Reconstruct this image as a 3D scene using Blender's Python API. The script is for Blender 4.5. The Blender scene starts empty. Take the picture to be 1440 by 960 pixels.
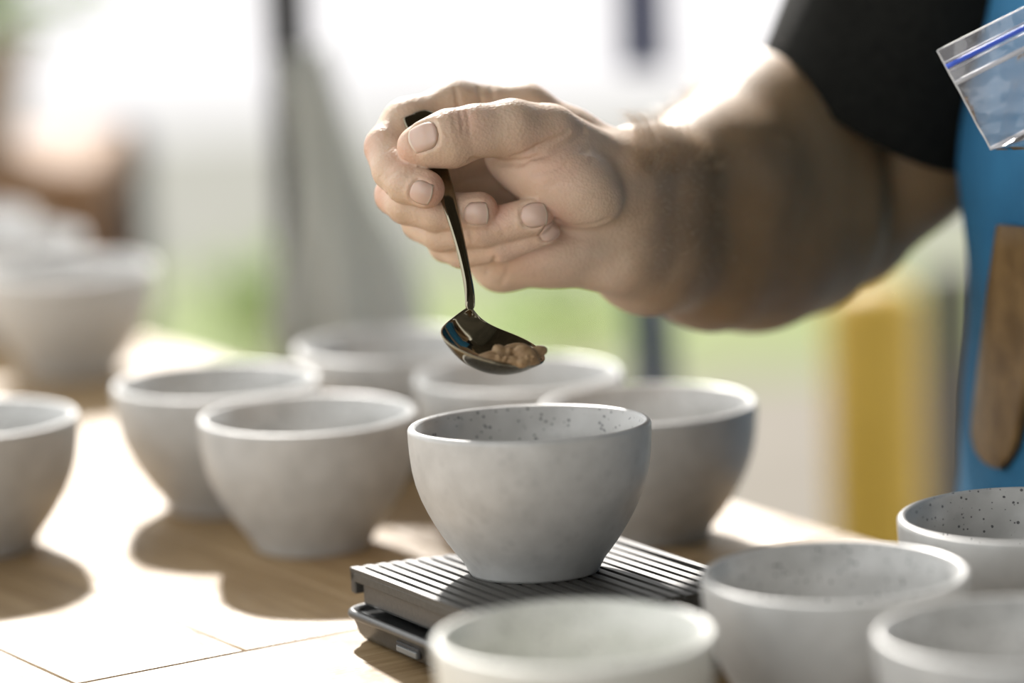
import bpy, bmesh, math, random
import numpy as np
from mathutils import Vector, Matrix

random.seed(7); np.random.seed(7)
S = bpy.context.scene
C = bpy.context.collection
R = math.radians

# ------------------------------------------------------------------ camera
TZ = 0.92                      # table top height
FPX = 5400.0                   # 135 mm lens on a 36 mm sensor, image taken as 1440 x 960
PITCH, ROLL = R(10.33), R(2.18)
CAM = np.array([0.0, 0.0, TZ + 0.407])
FW = np.array([0, math.cos(PITCH), -math.sin(PITCH)])
_up = np.array([0, math.sin(PITCH), math.cos(PITCH)]); _rt = np.array([1.0, 0, 0])
RT = _rt * math.cos(ROLL) - _up * math.sin(ROLL)
UP = _up * math.cos(ROLL) + _rt * math.sin(ROLL)
cd = bpy.data.cameras.new('camera'); co = bpy.data.objects.new('camera', cd); C.objects.link(co)
cd.lens = 135; cd.sensor_width = 36; cd.clip_end = 200
M = Matrix(((RT[0], UP[0], -FW[0], CAM[0]), (RT[1], UP[1], -FW[1], CAM[1]), (RT[2], UP[2], -FW[2], CAM[2]), (0, 0, 0, 1)))
co.matrix_world = M
cd.dof.use_dof = True; cd.dof.focus_distance = 1.566; cd.dof.aperture_fstop = 2.6
S.camera = co

# ------------------------------------------------------------------ world, sun, exposure
w = bpy.data.worlds.new('sky'); S.world = w; w.use_nodes = True
bg = w.node_tree.nodes['Background']; bg.inputs[0].default_value = (0.97, 0.98, 0.97, 1); bg.inputs[1].default_value = 1.75
sd = bpy.data.lights.new('sun', 'SUN'); sd.energy = 7.4; sd.angle = R(3.0); sd.color = (1.0, 0.95, 0.89)
so = bpy.data.objects.new('sun', sd); C.objects.link(so)
SAZ, SEL = R(8), R(33)        # the sun stands behind the scene, a little to the left
sun_to = Vector((math.sin(SAZ) * math.cos(SEL), -math.cos(SAZ) * math.cos(SEL), -math.sin(SEL)))
so.rotation_euler = sun_to.to_track_quat('-Z', 'Y').to_euler()
S.view_settings.view_transform = 'Standard'; S.view_settings.look = 'None'
S.view_settings.gamma = 1; S.view_settings.use_curve_mapping = False; S.view_settings.exposure = 0.2

# ------------------------------------------------------------------ helpers
def W3(px, py, d):             # point seen at a pixel, d metres along the lens axis
    return CAM + FW * d + RT * ((px - 720) / FPX * d) + UP * ((480 - py) / FPX * d)
def ray(px, py):
    v = FW + RT * ((px - 720) / FPX) + UP * ((480 - py) / FPX); return v
def onz(px, py, z):            # point seen at a pixel on the level plane z
    v = ray(px, py); t = (z - CAM[2]) / v[2]; return CAM + v * t
def onplane(px, py, p, n):
    v = ray(px, py); t = ((p - CAM) @ n) / (v @ n); return CAM + v * t
def onY(px, py, Y):
    v = ray(px, py); return CAM + v * (Y / v[1])
def Cm(px, py, dz, D0=1.585):  # camera-frame point: dz in mm beyond D0
    d = D0 + dz * 0.001
    return np.array([(px - 720) / FPX * d, (480 - py) / FPX * d, d])
def c2w(P):
    P = np.asarray(P); return CAM + P[..., 0:1] * RT + P[..., 1:2] * UP + P[..., 2:3] * FW
def w2c(P):
    d = np.asarray(P) - CAM; return np.stack([d @ RT, d @ UP, d @ FW], -1)

def link(name, me, mat, parent=None):
    o = bpy.data.objects.new(name, me); C.objects.link(o)
    if mat is not None:
        me.materials.clear(); me.materials.append(mat)
    if parent: o.parent = parent
    return o
def mesh(name, v, f, mat=None, parent=None, smooth=True):
    me = bpy.data.meshes.new(name)
    if isinstance(f, np.ndarray):                                  # quads only
        v = np.asarray(v, np.float32); me.vertices.add(len(v)); me.vertices.foreach_set('co', v.ravel())
        me.loops.add(f.size); me.loops.foreach_set('vertex_index', f.astype(np.int32).ravel())
        me.polygons.add(len(f)); me.polygons.foreach_set('loop_start', np.arange(0, f.size, 4, dtype=np.int32)); me.update(calc_edges=True); me.validate()
    else:
        me.from_pydata([tuple(map(float, p)) for p in v], [], [tuple(map(int, q)) for q in f]); me.update()
    if smooth: me.polygons.foreach_set('use_smooth', [True] * len(me.polygons))
    return link(name, me, mat, parent)
def from_bm(name, bm, mat, parent=None, smooth=False):
    bmesh.ops.recalc_face_normals(bm, faces=bm.faces)
    me = bpy.data.meshes.new(name); bm.to_mesh(me); bm.free()
    if smooth: me.polygons.foreach_set('use_smooth', [True] * len(me.polygons))
    return link(name, me, mat, parent)
def tag(o, label=None, cat=None, group=None, kind=None):
    if label: o['label'] = label
    if cat: o['category'] = cat
    if group: o['group'] = group
    if kind: o['kind'] = kind
    return o
def empty(name, loc=(0, 0, 0), rz=0):
    o = bpy.data.objects.new(name, None); C.objects.link(o); o.location = tuple(loc); o.rotation_euler = (0, 0, rz)
    o.empty_display_size = 0.02
    return o
def box_bm(c, s, bev=0.0, seg=2, rot=None):
    bm = bmesh.new(); bmesh.ops.create_cube(bm, size=1)
    bmesh.ops.scale(bm, vec=s, verts=bm.verts)
    if bev: bmesh.ops.bevel(bm, geom=bm.edges[:], offset=bev, segments=seg, affect='EDGES', profile=0.6)
    if rot is not None: bmesh.ops.transform(bm, matrix=rot, verts=bm.verts)
    bmesh.ops.translate(bm, vec=c, verts=bm.verts)
    return bm
def lathe(profile, seg=72, z0=0.0, close=False):
    v = []; f = []; n = len(profile)
    for i in range(seg):
        a = 2 * math.pi * i / seg
        for r, z in profile: v.append((r * math.cos(a), r * math.sin(a), z + z0))
    for i in range(seg):
        j = (i + 1) % seg
        for k in range(n - 1): f.append((i * n + k, j * n + k, j * n + k + 1, i * n + k + 1))
    return v, f
def lathe_obj(name, profile, mat, parent=None, seg=72, loc=None):
    v, f = lathe(profile, seg); o = mesh(name, v, f, mat, parent)
    me = o.data; bm = bmesh.new(); bm.from_mesh(me); bmesh.ops.remove_doubles(bm, verts=bm.verts, dist=1e-6)
    bmesh.ops.recalc_face_normals(bm, faces=bm.faces); bm.to_mesh(me); bm.free()
    if loc is not None: o.location = tuple(loc)
    return o
def loft(rings, name, mat, parent=None, caps=(False, False), closed=True):
    n = len(rings[0]); v = [p for r in rings for p in r]; f = []
    for i in range(len(rings) - 1):
        for k in range(n if closed else n - 1):
            k2 = (k + 1) % n; f.append((i * n + k, i * n + k2, (i + 1) * n + k2, (i + 1) * n + k))
    if caps[0]: f.append(tuple(range(n))[::-1])
    if caps[1]: f.append(tuple((len(rings) - 1) * n + k for k in range(n)))
    o = mesh(name, v, f, mat, parent)
    bm = bmesh.new(); bm.from_mesh(o.data); bmesh.ops.recalc_face_normals(bm, faces=bm.faces); bm.to_mesh(o.data); bm.free()
    return o

# ------------------------------------------------------------------ materials
def mat(name, col=(0.5, 0.5, 0.5), rough=0.5, metal=0.0, spec=0.5, **kw):
    m = bpy.data.materials.new(name); m.use_nodes = True
    b = m.node_tree.nodes['Principled BSDF']
    b.inputs['Base Color'].default_value = (*col, 1); b.inputs['Roughness'].default_value = rough
    b.inputs['Metallic'].default_value = metal; b.inputs['Specular IOR Level'].default_value = spec
    for k, v in kw.items(): b.inputs[k.replace('_', ' ')].default_value = v
    return m
def nd(m, t, **kw):
    n = m.node_tree.nodes.new(t)
    for k, v in kw.items(): setattr(n, k, v)
    return n
def ln(m, a, b): m.node_tree.links.new(a, b)
def noise_col(m, c1, c2, scale, detail=4, stretch=(1, 1, 1), lo=0.35, hi=0.65, coord='Object', bump=0.0, bscale=None):
    b = m.node_tree.nodes['Principled BSDF']
    tc = nd(m, 'ShaderNodeTexCoord'); mp = nd(m, 'ShaderNodeMapping'); mp.inputs['Scale'].default_value = stretch
    ln(m, tc.outputs[coord], mp.inputs[0])
    n = nd(m, 'ShaderNodeTexNoise'); n.inputs['Scale'].default_value = scale; n.inputs['Detail'].default_value = detail
    ln(m, mp.outputs[0], n.inputs['Vector'])
    r = nd(m, 'ShaderNodeValToRGB'); r.color_ramp.elements[0].position = lo; r.color_ramp.elements[1].position = hi
    r.color_ramp.elements[0].color = (*c1, 1); r.color_ramp.elements[1].color = (*c2, 1)
    ln(m, n.outputs[0], r.inputs[0]); ln(m, r.outputs[0], b.inputs['Base Color'])
    if bump:
        n2 = nd(m, 'ShaderNodeTexNoise'); n2.inputs['Scale'].default_value = bscale or scale; n2.inputs['Detail'].default_value = 5
        ln(m, mp.outputs[0], n2.inputs['Vector'])
        bp = nd(m, 'ShaderNodeBump'); bp.inputs['Strength'].default_value = bump; bp.inputs['Distance'].default_value = 0.001
        ln(m, n2.outputs[0], bp.inputs['Height']); ln(m, bp.outputs[0], b.inputs['Normal'])
    return m, mp, r

def stoneware(name, base, light, speck):
    m = mat(name, base, 0.42, 0, 0.6)
    b = m.node_tree.nodes['Principled BSDF']
    _, mp, r = noise_col(m, base, light, 90, 5, lo=0.3, hi=0.7, bump=0.08, bscale=500)
    tc = nd(m, 'ShaderNodeTexCoord')
    vo = nd(m, 'ShaderNodeTexVoronoi'); vo.inputs['Scale'].default_value = 560; ln(m, tc.outputs['Object'], vo.inputs['Vector'])
    sz = nd(m, 'ShaderNodeMath', operation='MULTIPLY'); sp = nd(m, 'ShaderNodeSeparateColor'); ln(m, vo.outputs['Color'], sp.inputs[0]); ln(m, sp.outputs[0], sz.inputs[0]); sz.inputs[1].default_value = 0.75
    su = nd(m, 'ShaderNodeMath', operation='SUBTRACT'); ln(m, sz.outputs[0], su.inputs[0]); su.inputs[1].default_value = 0.36
    lt = nd(m, 'ShaderNodeMath', operation='LESS_THAN'); ln(m, vo.outputs['Distance'], lt.inputs[0]); ln(m, su.outputs[0], lt.inputs[1])
    # specks show on the glazed inside, hardly through the matt outside
    at = nd(m, 'ShaderNodeAttribute', attribute_name='inside')
    f = nd(m, 'ShaderNodeMath', operation='MULTIPLY'); ln(m, lt.outputs[0], f.inputs[0]); ln(m, at.outputs['Fac'], f.inputs[1])
    mx = nd(m, 'ShaderNodeMixRGB'); ln(m, f.outputs[0], mx.inputs[0]); ln(m, r.outputs[0], mx.inputs[1]); mx.inputs[2].default_value = (*speck, 1)
    # large faint freckles outside
    v2 = nd(m, 'ShaderNodeTexVoronoi'); v2.inputs['Scale'].default_value = 120; ln(m, tc.outputs['Object'], v2.inputs['Vector'])
    l2 = nd(m, 'ShaderNodeMapRange'); l2.inputs[1].default_value = 0.10; l2.inputs[2].default_value = 0.30; l2.inputs[3].default_value = 0.12; l2.inputs[4].default_value = 0.0
    ln(m, v2.outputs['Distance'], l2.inputs[0])
    m2 = nd(m, 'ShaderNodeMixRGB'); ln(m, l2.outputs[0], m2.inputs[0]); ln(m, mx.outputs[0], m2.inputs[1]); m2.inputs[2].default_value = (speck[0] * 2, speck[1] * 2, speck[2] * 2, 1)
    ln(m, m2.outputs[0], b.inputs['Base Color'])
    rg = nd(m, 'ShaderNodeMapRange'); rg.inputs[3].default_value = 0.42; rg.inputs[4].default_value = 0.3; ln(m, at.outputs['Fac'], rg.inputs[0]); ln(m, rg.outputs[0], b.inputs['Roughness'])
    return m
M_BOWL = stoneware('grey_stoneware', (0.43, 0.43, 0.42), (0.52, 0.52, 0.51), (0.085, 0.085, 0.09))
M_PALE = stoneware('pale_stoneware', (0.66, 0.67, 0.62), (0.72, 0.72, 0.68), (0.3, 0.3, 0.28))

def wood(name, c1, c2, axis_stretch):
    m = mat(name, c1, 0.5, 0, 0.3)
    b = m.node_tree.nodes['Principled BSDF']
    _, mp, r = noise_col(m, c1, c2, 16, 8, axis_stretch, 0.3, 0.72, bump=0.6, bscale=40)
    oi = nd(m, 'ShaderNodeObjectInfo'); va = nd(m, 'ShaderNodeVectorMath', operation='ADD')
    tc = [n for n in m.node_tree.nodes if n.type == 'TEX_COORD'][0]
    mu = nd(m, 'ShaderNodeMath', operation='MULTIPLY'); ln(m, oi.outputs['Random'], mu.inputs[0]); mu.inputs[1].default_value = 13
    ln(m, tc.outputs['Object'], va.inputs[0]); ln(m, mu.outputs[0], va.inputs[1]); ln(m, va.outputs[0], mp.inputs[0])
    hs = nd(m, 'ShaderNodeHueSaturation'); ln(m, r.outputs[0], hs.inputs['Color'])
    mr = nd(m, 'ShaderNodeMapRange'); mr.inputs[3].default_value = 0.85; mr.inputs[4].default_value = 1.12; ln(m, oi.outputs['Random'], mr.inputs[0]); ln(m, mr.outputs[0], hs.inputs['Value'])
    ln(m, hs.outputs[0], b.inputs['Base Color'])
    wn = nd(m, 'ShaderNodeTexNoise'); wn.inputs['Scale'].default_value = 14; wn.inputs['Detail'].default_value = 9; wn.inputs['Roughness'].default_value = 0.75; ln(m, tc.outputs['Object'], wn.inputs['Vector'])
    wr = nd(m, 'ShaderNodeMapRange'); wr.inputs[1].default_value = 0.38; wr.inputs[2].default_value = 0.62; wr.inputs[3].default_value = 0.42; wr.inputs[4].default_value = 0.66
    ln(m, wn.outputs[0], wr.inputs[0]); ln(m, wr.outputs[0], b.inputs['Roughness'])      # worn, duller patches in the oil
    return m
M_WOOD = wood('oiled_wood', (0.235, 0.15, 0.068), (0.37, 0.26, 0.14), (1, 14, 14))
M_LEG = wood('table_frame_wood', (0.25, 0.16, 0.08), (0.36, 0.24, 0.13), (14, 14, 1))

M_PLATE, _, _ = noise_col(mat('scale_plate_plastic', (0.05, 0.05, 0.045), 0.5, 0, 0.5), (0.042, 0.040, 0.036), (0.06, 0.057, 0.05), 400, bump=0.05)
M_BASE, _, _ = noise_col(mat('scale_base_plastic', (0.05, 0.05, 0.05), 0.35, 0, 0.5), (0.045, 0.046, 0.046), (0.062, 0.062, 0.06), 500, bump=0.05)
M_BTN = mat('scale_button', (0.12, 0.13, 0.135), 0.3)
M_SPOON, _, _ = noise_col(mat('dark_steel', (0.17, 0.155, 0.125), 0.07, 1.0), (0.23, 0.205, 0.15), (0.27, 0.245, 0.185), 60)
M_GROUNDS, _, _ = noise_col(mat('wet_grounds', (0.2, 0.12, 0.06), 0.6, 0, 0.4), (0.20, 0.12, 0.055), (0.33, 0.22, 0.115), 260, bump=0.3, bscale=900)
M_SHIRT, _, _ = noise_col(mat('black_cotton', (0.012, 0.012, 0.011), 0.9, 0, 0.2), (0.005, 0.005, 0.004), (0.010, 0.010, 0.008), 300, bump=0.4, bscale=1500)
M_APRON, _, _ = noise_col(mat('blue_cotton', (0.02, 0.15, 0.33), 0.8, 0, 0.25), (0.022, 0.125, 0.25), (0.03, 0.16, 0.31), 25, bump=0.4, bscale=1200)
M_LEATHER, _, _ = noise_col(mat('brown_leather', (0.16, 0.085, 0.03), 0.5, 0, 0.4), (0.115, 0.066, 0.024), (0.19, 0.115, 0.045), 60, bump=0.4, bscale=700)
M_STITCH = mat('stitching', (0.5, 0.36, 0.18), 0.7)
M_WHITE = mat('white_thread', (0.8, 0.8, 0.8), 0.7)
M_TROUSER, _, _ = noise_col(mat('dark_denim', (0.03, 0.035, 0.05), 0.9), (0.025, 0.03, 0.045), (0.04, 0.045, 0.06), 200)
M_SHOE = mat('black_leather', (0.02, 0.02, 0.02), 0.4)

def skin_mat():
    m = mat('skin', (0.5, 0.33, 0.23), 0.48, 0, 0.4)
    b = m.node_tree.nodes['Principled BSDF']
    at = nd(m, 'ShaderNodeAttribute', attribute_name='pink')
    tc = nd(m, 'ShaderNodeTexCoord')
    n = nd(m, 'ShaderNodeTexNoise'); n.inputs['Scale'].default_value = 85; n.inputs['Detail'].default_value = 5; ln(m, tc.outputs['Object'], n.inputs['Vector'])
    r = nd(m, 'ShaderNodeValToRGB'); r.color_ramp.elements[0].position = 0.3; r.color_ramp.elements[1].position = 0.7
    r.color_ramp.elements[0].color = (0.56, 0.41, 0.295, 1); r.color_ramp.elements[1].color = (0.65, 0.49, 0.37, 1)
    ln(m, n.outputs[0], r.inputs[0])
    mx = nd(m, 'ShaderNodeMixRGB'); ln(m, at.outputs['Fac'], mx.inputs[0]); ln(m, r.outputs[0], mx.inputs[1]); mx.inputs[2].default_value = (0.63, 0.33, 0.25, 1)
    a2 = nd(m, 'ShaderNodeAttribute', attribute_name='tan')
    m3 = nd(m, 'ShaderNodeMixRGB', blend_type='MULTIPLY'); ln(m, a2.outputs['Fac'], m3.inputs[0]); ln(m, mx.outputs[0], m3.inputs[1]); m3.inputs[2].default_value = (0.46, 0.39, 0.27, 1)  # forearm tan and painted arm shade multiply the skin colour
    ln(m, m3.outputs[0], b.inputs['Base Color'])
    b.inputs['Subsurface Weight'].default_value = 0.22; b.inputs['Subsurface Radius'].default_value = (1.0, 0.35, 0.18); b.inputs['Subsurface Scale'].default_value = 0.005
    n2 = nd(m, 'ShaderNodeTexNoise'); n2.inputs['Scale'].default_value = 420; n2.inputs['Detail'].default_value = 6; ln(m, tc.outputs['Object'], n2.inputs['Vector'])
    v = nd(m, 'ShaderNodeTexVoronoi'); v.inputs['Scale'].default_value = 750; ln(m, tc.outputs['Object'], v.inputs['Vector'])
    ad = nd(m, 'ShaderNodeMath', operation='ADD'); ln(m, n2.outputs[0], ad.inputs[0]); ln(m, v.outputs['Distance'], ad.inputs[1])
    bp = nd(m, 'ShaderNodeBump'); bp.inputs['Strength'].default_value = 0.3; bp.inputs['Distance'].default_value = 0.0006
    ln(m, ad.outputs[0], bp.inputs['Height']); ln(m, bp.outputs[0], b.inputs['Normal'])
    return m
M_SKIN = skin_mat()
M_NAIL = mat('nail', (0.62, 0.44, 0.36), 0.28, 0, 0.5, Subsurface_Weight=0.2, Subsurface_Scale=0.002)
M_NAILTIP = mat('nail_edge', (0.68, 0.56, 0.45), 0.3)
M_HAIR = mat('arm_hair', (0.55, 0.42, 0.27), 0.4)

def plastic_film():
    m = bpy.data.materials.new('clear_film'); m.use_nodes = True; nt = m.node_tree
    for n in list(nt.nodes): nt.nodes.remove(n)
    out = nt.nodes.new('ShaderNodeOutputMaterial'); tr = nt.nodes.new('ShaderNodeBsdfTransparent'); gl = nt.nodes.new('ShaderNodeBsdfGlossy'); df = nt.nodes.new('ShaderNodeBsdfTranslucent')
    d2 = nt.nodes.new('ShaderNodeBsdfDiffuse'); d2.inputs[0].default_value = (0.8, 0.8, 0.85, 1)
    tr.inputs[0].default_value = (0.95, 0.95, 0.96, 1); gl.inputs['Roughness'].default_value = 0.12
    df.inputs[0].default_value = (0.8, 0.8, 0.85, 1)
    fr = nt.nodes.new('ShaderNodeFresnel'); fr.inputs[0].default_value = 1.5
    tc = nt.nodes.new('ShaderNodeTexCoord'); ns = nt.nodes.new('ShaderNodeTexNoise'); ns.inputs['Scale'].default_value = 45; ns.inputs['Detail'].default_value = 3
    nt.links.new(tc.outputs['Object'], ns.inputs['Vector'])
    bp = nt.nodes.new('ShaderNodeBump'); bp.inputs['Strength'].default_value = 0.5; bp.inputs['Distance'].default_value = 0.004
    nt.links.new(ns.outputs[0], bp.inputs['Height']); nt.links.new(bp.outputs[0], gl.inputs['Normal']); nt.links.new(bp.outputs[0], fr.inputs['Normal'])
    dd = nt.nodes.new('ShaderNodeMixShader'); dd.inputs[0].default_value = 0.5; nt.links.new(df.outputs[0], dd.inputs[1]); nt.links.new(d2.outputs[0], dd.inputs[2])
    a = nt.nodes.new('ShaderNodeMixShader'); a.inputs[0].default_value = 0.07; nt.links.new(tr.outputs[0], a.inputs[1]); nt.links.new(dd.outputs[0], a.inputs[2])
    b = nt.nodes.new('ShaderNodeMixShader'); nt.links.new(fr.outputs[0], b.inputs[0]); nt.links.new(a.outputs[0], b.inputs[1]); nt.links.new(gl.outputs[0], b.inputs[2])
    nt.links.new(b.outputs[0], out.inputs[0])
    return m
M_FILM = plastic_film()
M_ZIPBLUE = mat('blue_zip', (0.06, 0.14, 0.75), 0.35)
M_ZIPCLEAR = mat('white_zip', (0.72, 0.72, 0.76), 0.3, Alpha=0.7)
M_SEAM = mat('film_seam', (0.8, 0.8, 0.8), 0.3, Alpha=0.6)

# background surfaces
def ground_mat(name, c1, c2, scale): return noise_col(mat(name, c1, 0.9, 0, 0.2), c1, c2, scale, 5, coord='Object')[0]
M_PATIO = ground_mat('patio_concrete', (0.125, 0.11, 0.09), (0.155, 0.14, 0.115), 3)
M_LAWN = ground_mat('lawn_grass', (0.10, 0.135, 0.03), (0.155, 0.18, 0.07), 2.5)
M_GRAVEL = ground_mat('grey_gravel', (0.088, 0.092, 0.076), (0.125, 0.125, 0.108), 2.2)
M_CONC = ground_mat('pale_concrete', (0.225, 0.225, 0.24), (0.265, 0.265, 0.28), 1.5)
M_NAVY = mat('navy_paint', (0.012, 0.02, 0.08), 0.6)
M_YELLOW = noise_col(mat('yellow_paint', (0.5, 0.3, 0.02), 0.6), (0.55, 0.345, 0.035), (0.64, 0.42, 0.06), 6)[0]
M_DGREY = mat('dark_grey_paint', (0.055, 0.05, 0.045), 0.7)
M_STEEL = mat('dark_steel_paint', (0.02, 0.02, 0.022), 0.6)
M_CLOTH = noise_col(mat('grey_cloth', (0.13, 0.14, 0.13), 0.9), (0.42, 0.43, 0.38), (0.5, 0.5, 0.46), 6)[0]
M_POT = noise_col(mat('terracotta', (0.25, 0.13, 0.06), 0.8), (0.2, 0.11, 0.05), (0.3, 0.17, 0.09), 8)[0]
M_LEAF = noise_col(mat('leaf_green', (0.1, 0.22, 0.04), 0.6), (0.22, 0.34, 0.08), (0.36, 0.44, 0.14), 9)[0]
M_STONE = noise_col(mat('beige_stone', (0.45, 0.41, 0.35), 0.8), (0.4, 0.36, 0.3), (0.5, 0.46, 0.4), 6)[0]

# ------------------------------------------------------------------ ground
def slab(name, y0, y1, x0, x1, z, m, label, cat=None, kind='structure'):
    o = from_bm(name, box_bm(((x0 + x1) / 2, (y0 + y1) / 2, z - 0.05), (x1 - x0, y1 - y0, 0.1)), m)
    tag(o, label, cat, kind=kind); return o
slab('patio', -4, 6.9, -9, 9, 0, M_PATIO, 'pale concrete patio floor under the table')
slab('lawn', 6.9, 8.1, -9, 9, 0.0, M_LAWN, 'strip of green lawn beyond the patio')
slab('gravel_path', 8.1, 10.9, -9, 9, 0.0, M_GRAVEL, 'grey gravel band beyond the lawn')
slab('far_pavement', 10.9, 40, -20, 20, 0.0, M_CONC, 'sunlit pale pavement beyond the gravel')

M_SHADE_ROOF = noise_col(mat('canopy_canvas', (0.1, 0.09, 0.075), 0.9), (0.09, 0.08, 0.065), (0.13, 0.115, 0.095), 4)[0]
M_SHADE_WALL = noise_col(mat('dark_render', (0.1, 0.09, 0.075), 0.9), (0.085, 0.08, 0.065), (0.12, 0.11, 0.09), 5)[0]
for nm, c_, s_, m_ in (('ceiling', (1.2, -0.5, 2.75), (4.4, 7.0, 0.06), M_SHADE_ROOF), ('wall_right', (1.15, -1.5, 1.36), (0.12, 5.2, 2.72), M_SHADE_WALL)):  # unseen dark roof and wall, added to block and shape the sky light
    tag(from_bm(nm, box_bm(c_, s_), m_), kind='structure')

# ------------------------------------------------------------------ table
pA, pB = onz(1040, 708, TZ), onz(1262, 770, TZ)          # its long edge beyond the bowls
jA, jB = onz(185, 945, TZ), onz(505, 885, TZ)            # joint where the cross boards begin
u = (pB - pA)[:2]; u /= np.linalg.norm(u); v = np.array([-u[1], u[0]]) # v: away from the camera to the right
ang = math.atan2(u[1], u[0])
def uv(p): return np.array([p[:2] @ u, p[:2] @ v])
ve = uv(pA)[1]                                              # the edge in v
uj = (uv(jA)[0] + uv(jB)[0]) / 2                            # the joint in u
print('table axis deg', math.degrees(ang), 'joint skew', uv(jA), uv(jB), 've', ve)
TW = 1.02
table = empty('cafe_table', (0, 0, 0)); tag(table, 'oiled wooden table with plank top carrying the bowls and the scale', 'table')
def uvbox(name, u0, u1, v0, v1, z0, z1, m, parent, bev=0.0007):
    bm = box_bm((0, 0, 0), (u1 - u0, v1 - v0, z1 - z0), bev, 1)
    o = from_bm(name, bm, m, parent); c = u * (u0 + u1) / 2 + v * (v0 + v1) / 2
    o.location = (c[0], c[1], (z0 + z1) / 2); o.rotation_euler = (0, 0, ang); return o
UL = 1.55
nP = 13; pw = TW / nP
for i in range(nP):
    v1 = ve - i * pw; uvbox('plank', uj - UL, uj - 0.0005, v1 - pw + 0.0004, v1, TZ - 0.032, TZ, M_WOOD, table)
for i in range(4):
    bm = box_bm((0, 0, 0), (TW, 0.095, 0.032), 0.0007, 1); o = from_bm('end_board', bm, M_WOOD, table)
    c = u * (uj + 0.0003 + 0.0475 + i * 0.0956) + v * (ve - TW / 2); o.location = (c[0], c[1], TZ - 0.016); o.rotation_euler = (0, 0, ang + math.pi / 2)
ue = uj + 4 * 0.0956
for (uu, vv) in ((uj - UL + 0.06, ve - 0.06), (uj - UL + 0.06, ve - TW + 0.06), (ue - 0.06, ve - 0.06), (ue - 0.06, ve - TW + 0.06)):
    uvbox('leg', uu - 0.035, uu + 0.035, vv - 0.035, vv + 0.035, 0, TZ - 0.032, M_LEG, table, 0.004)
for vv in (ve - 0.06, ve - TW + 0.06): uvbox('rail', uj - UL + 0.095, ue - 0.095, vv - 0.012, vv + 0.012, TZ - 0.13, TZ - 0.032, M_LEG, table, 0.002)
for uu in (uj - UL + 0.06, ue - 0.06): uvbox('rail', uu - 0.012, uu + 0.012, ve - TW + 0.095, ve - 0.095, TZ - 0.13, TZ - 0.032, M_LEG, table, 0.002)

# ------------------------------------------------------------------ bowls
BR, BH = 0.05, 0.062
outer = [(0.0, 0.0015), (0.022, 0.0015), (0.0235, 0.0), (0.0262, 0.0), (0.0270, 0.0012)]
sil = [(0.0, 0.526), (0.06, 0.588), (0.12, 0.645), (0.19, 0.707), (0.262, 0.763), (0.34, 0.818), (0.41, 0.862), (0.50, 0.911), (0.60, 0.951), (0.70, 0.976), (0.81, 0.991), (0.90, 0.998), (0.96, 1.0)]
out2 = [(BR * r, 0.0022 + h * (BH - 0.0022)) for h, r in sil[1:]]
th = 0.0036
lip = [(BR - th / 2 + th / 2 * math.cos(a), BH - th / 2 + th / 2 * math.sin(a)) for a in np.linspace(0.15, math.pi - 0.35, 7)]
inn = [(BR - th - 0.0002, BH - 0.0030), (BR - th - 0.0009, BH - 0.0036)] + [(max(0.0, BR * r - th - 0.0009 - 0.0012 * (1 - h)), 0.005 + h * (BH - 0.009)) for h, r in sil[::-1] if h < 0.9 and h > 0.05] + [(0.02, 0.0062), (0.010, 0.0052), (0.0, 0.005)]
prof = outer + out2 + lip + inn
n_out = len(outer) + len(out2) + 5
proto = lathe_obj('bowl', prof, M_BOWL, seg=80)
me0 = proto.data
a = me0.attributes.new('inside', 'FLOAT', 'POINT')
co_ = np.zeros(len(me0.vertices) * 3); me0.vertices.foreach_get('co', co_); co_ = co_.reshape(-1, 3)
rr = np.hypot(co_[:, 0], co_[:, 1]); hh = co_[:, 2]
silr = np.interp(hh, [0.0022 + h * (BH - 0.0022) for h, r in sil], [BR * r for h, r in sil])
ins = ((rr < silr - 0.0022) & (hh > 0.003)).astype(np.float32)
a.data.foreach_set('value', ins)
pale_me = me0.copy(); pale_me.materials.clear(); pale_me.materials.append(M_PALE)
GRP = 'grey cupping bowls'
def bowl_at(px, py, label, edge=None, me=None, first=[True], group=GRP):
    # px: x of the rim centre, or with edge 'l'/'r' the x of that rim edge; py: y of the rim centre
    x = px
    for _ in range(6):
        p = onz(x, py, TZ + BH); d = (p - CAM) @ FW; hw = BR * FPX / d
        x = px if edge is None else (px + hw if edge == 'l' else px - hw)
    if first[0] and me is None: o = proto; first[0] = False
    else:
        o = proto.copy(); C.objects.link(o)
        if me is not None: o.data = me
    o.location = (p[0], p[1], TZ); o.rotation_euler = (0, 0, random.random() * 6.28)
    tag(o, label, 'bowl', group); return o
bowl_at(432, 581, 'grey stoneware bowl on wood beside the scale, hiding part of another bowl')
bowl_at(303.5, 534.5, 'grey stoneware bowl whose base is hidden by the bowl beside the scale')
bowl_at(413, 483, 'blurred grey bowl under the hand, partly hidden behind two nearer grey bowls', 'l')
bowl_at(728, 524, 'grey bowl right behind the bowl on the scale, below the spoon')
bowl_at(1064, 566, 'grey bowl behind the scale, nearest the bare table edge', 'r')
bowl_at(807, 889, 'pale greenish white bowl in front of the scale, strongly out of focus', me=pale_me, group='pale cupping bowl')
bowl_at(1174, 803, 'grey bowl beside the scale, between the pale bowl and the apron')
bowl_at(1262, 722, 'grey bowl with speckled inside standing right in front of the blue apron', 'l')
bowl_at(1229, 885, 'grey bowl with a bright rim glint, in front of the speckled bowl by the apron', 'l')
bowl_at(110, 587, 'grey bowl standing alone on sunlit wood away from the scale', 'r')
bowl_at(218, 376, 'very blurred pale bowl standing far back on the table, in front of two others', 'r')
bowl_at(118, 333, 'very blurred pale bowl behind the pale bowl far back on table', 'r')
bowl_at(46, 303, 'very blurred pale bowl farthest back on the table', 'r')

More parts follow.
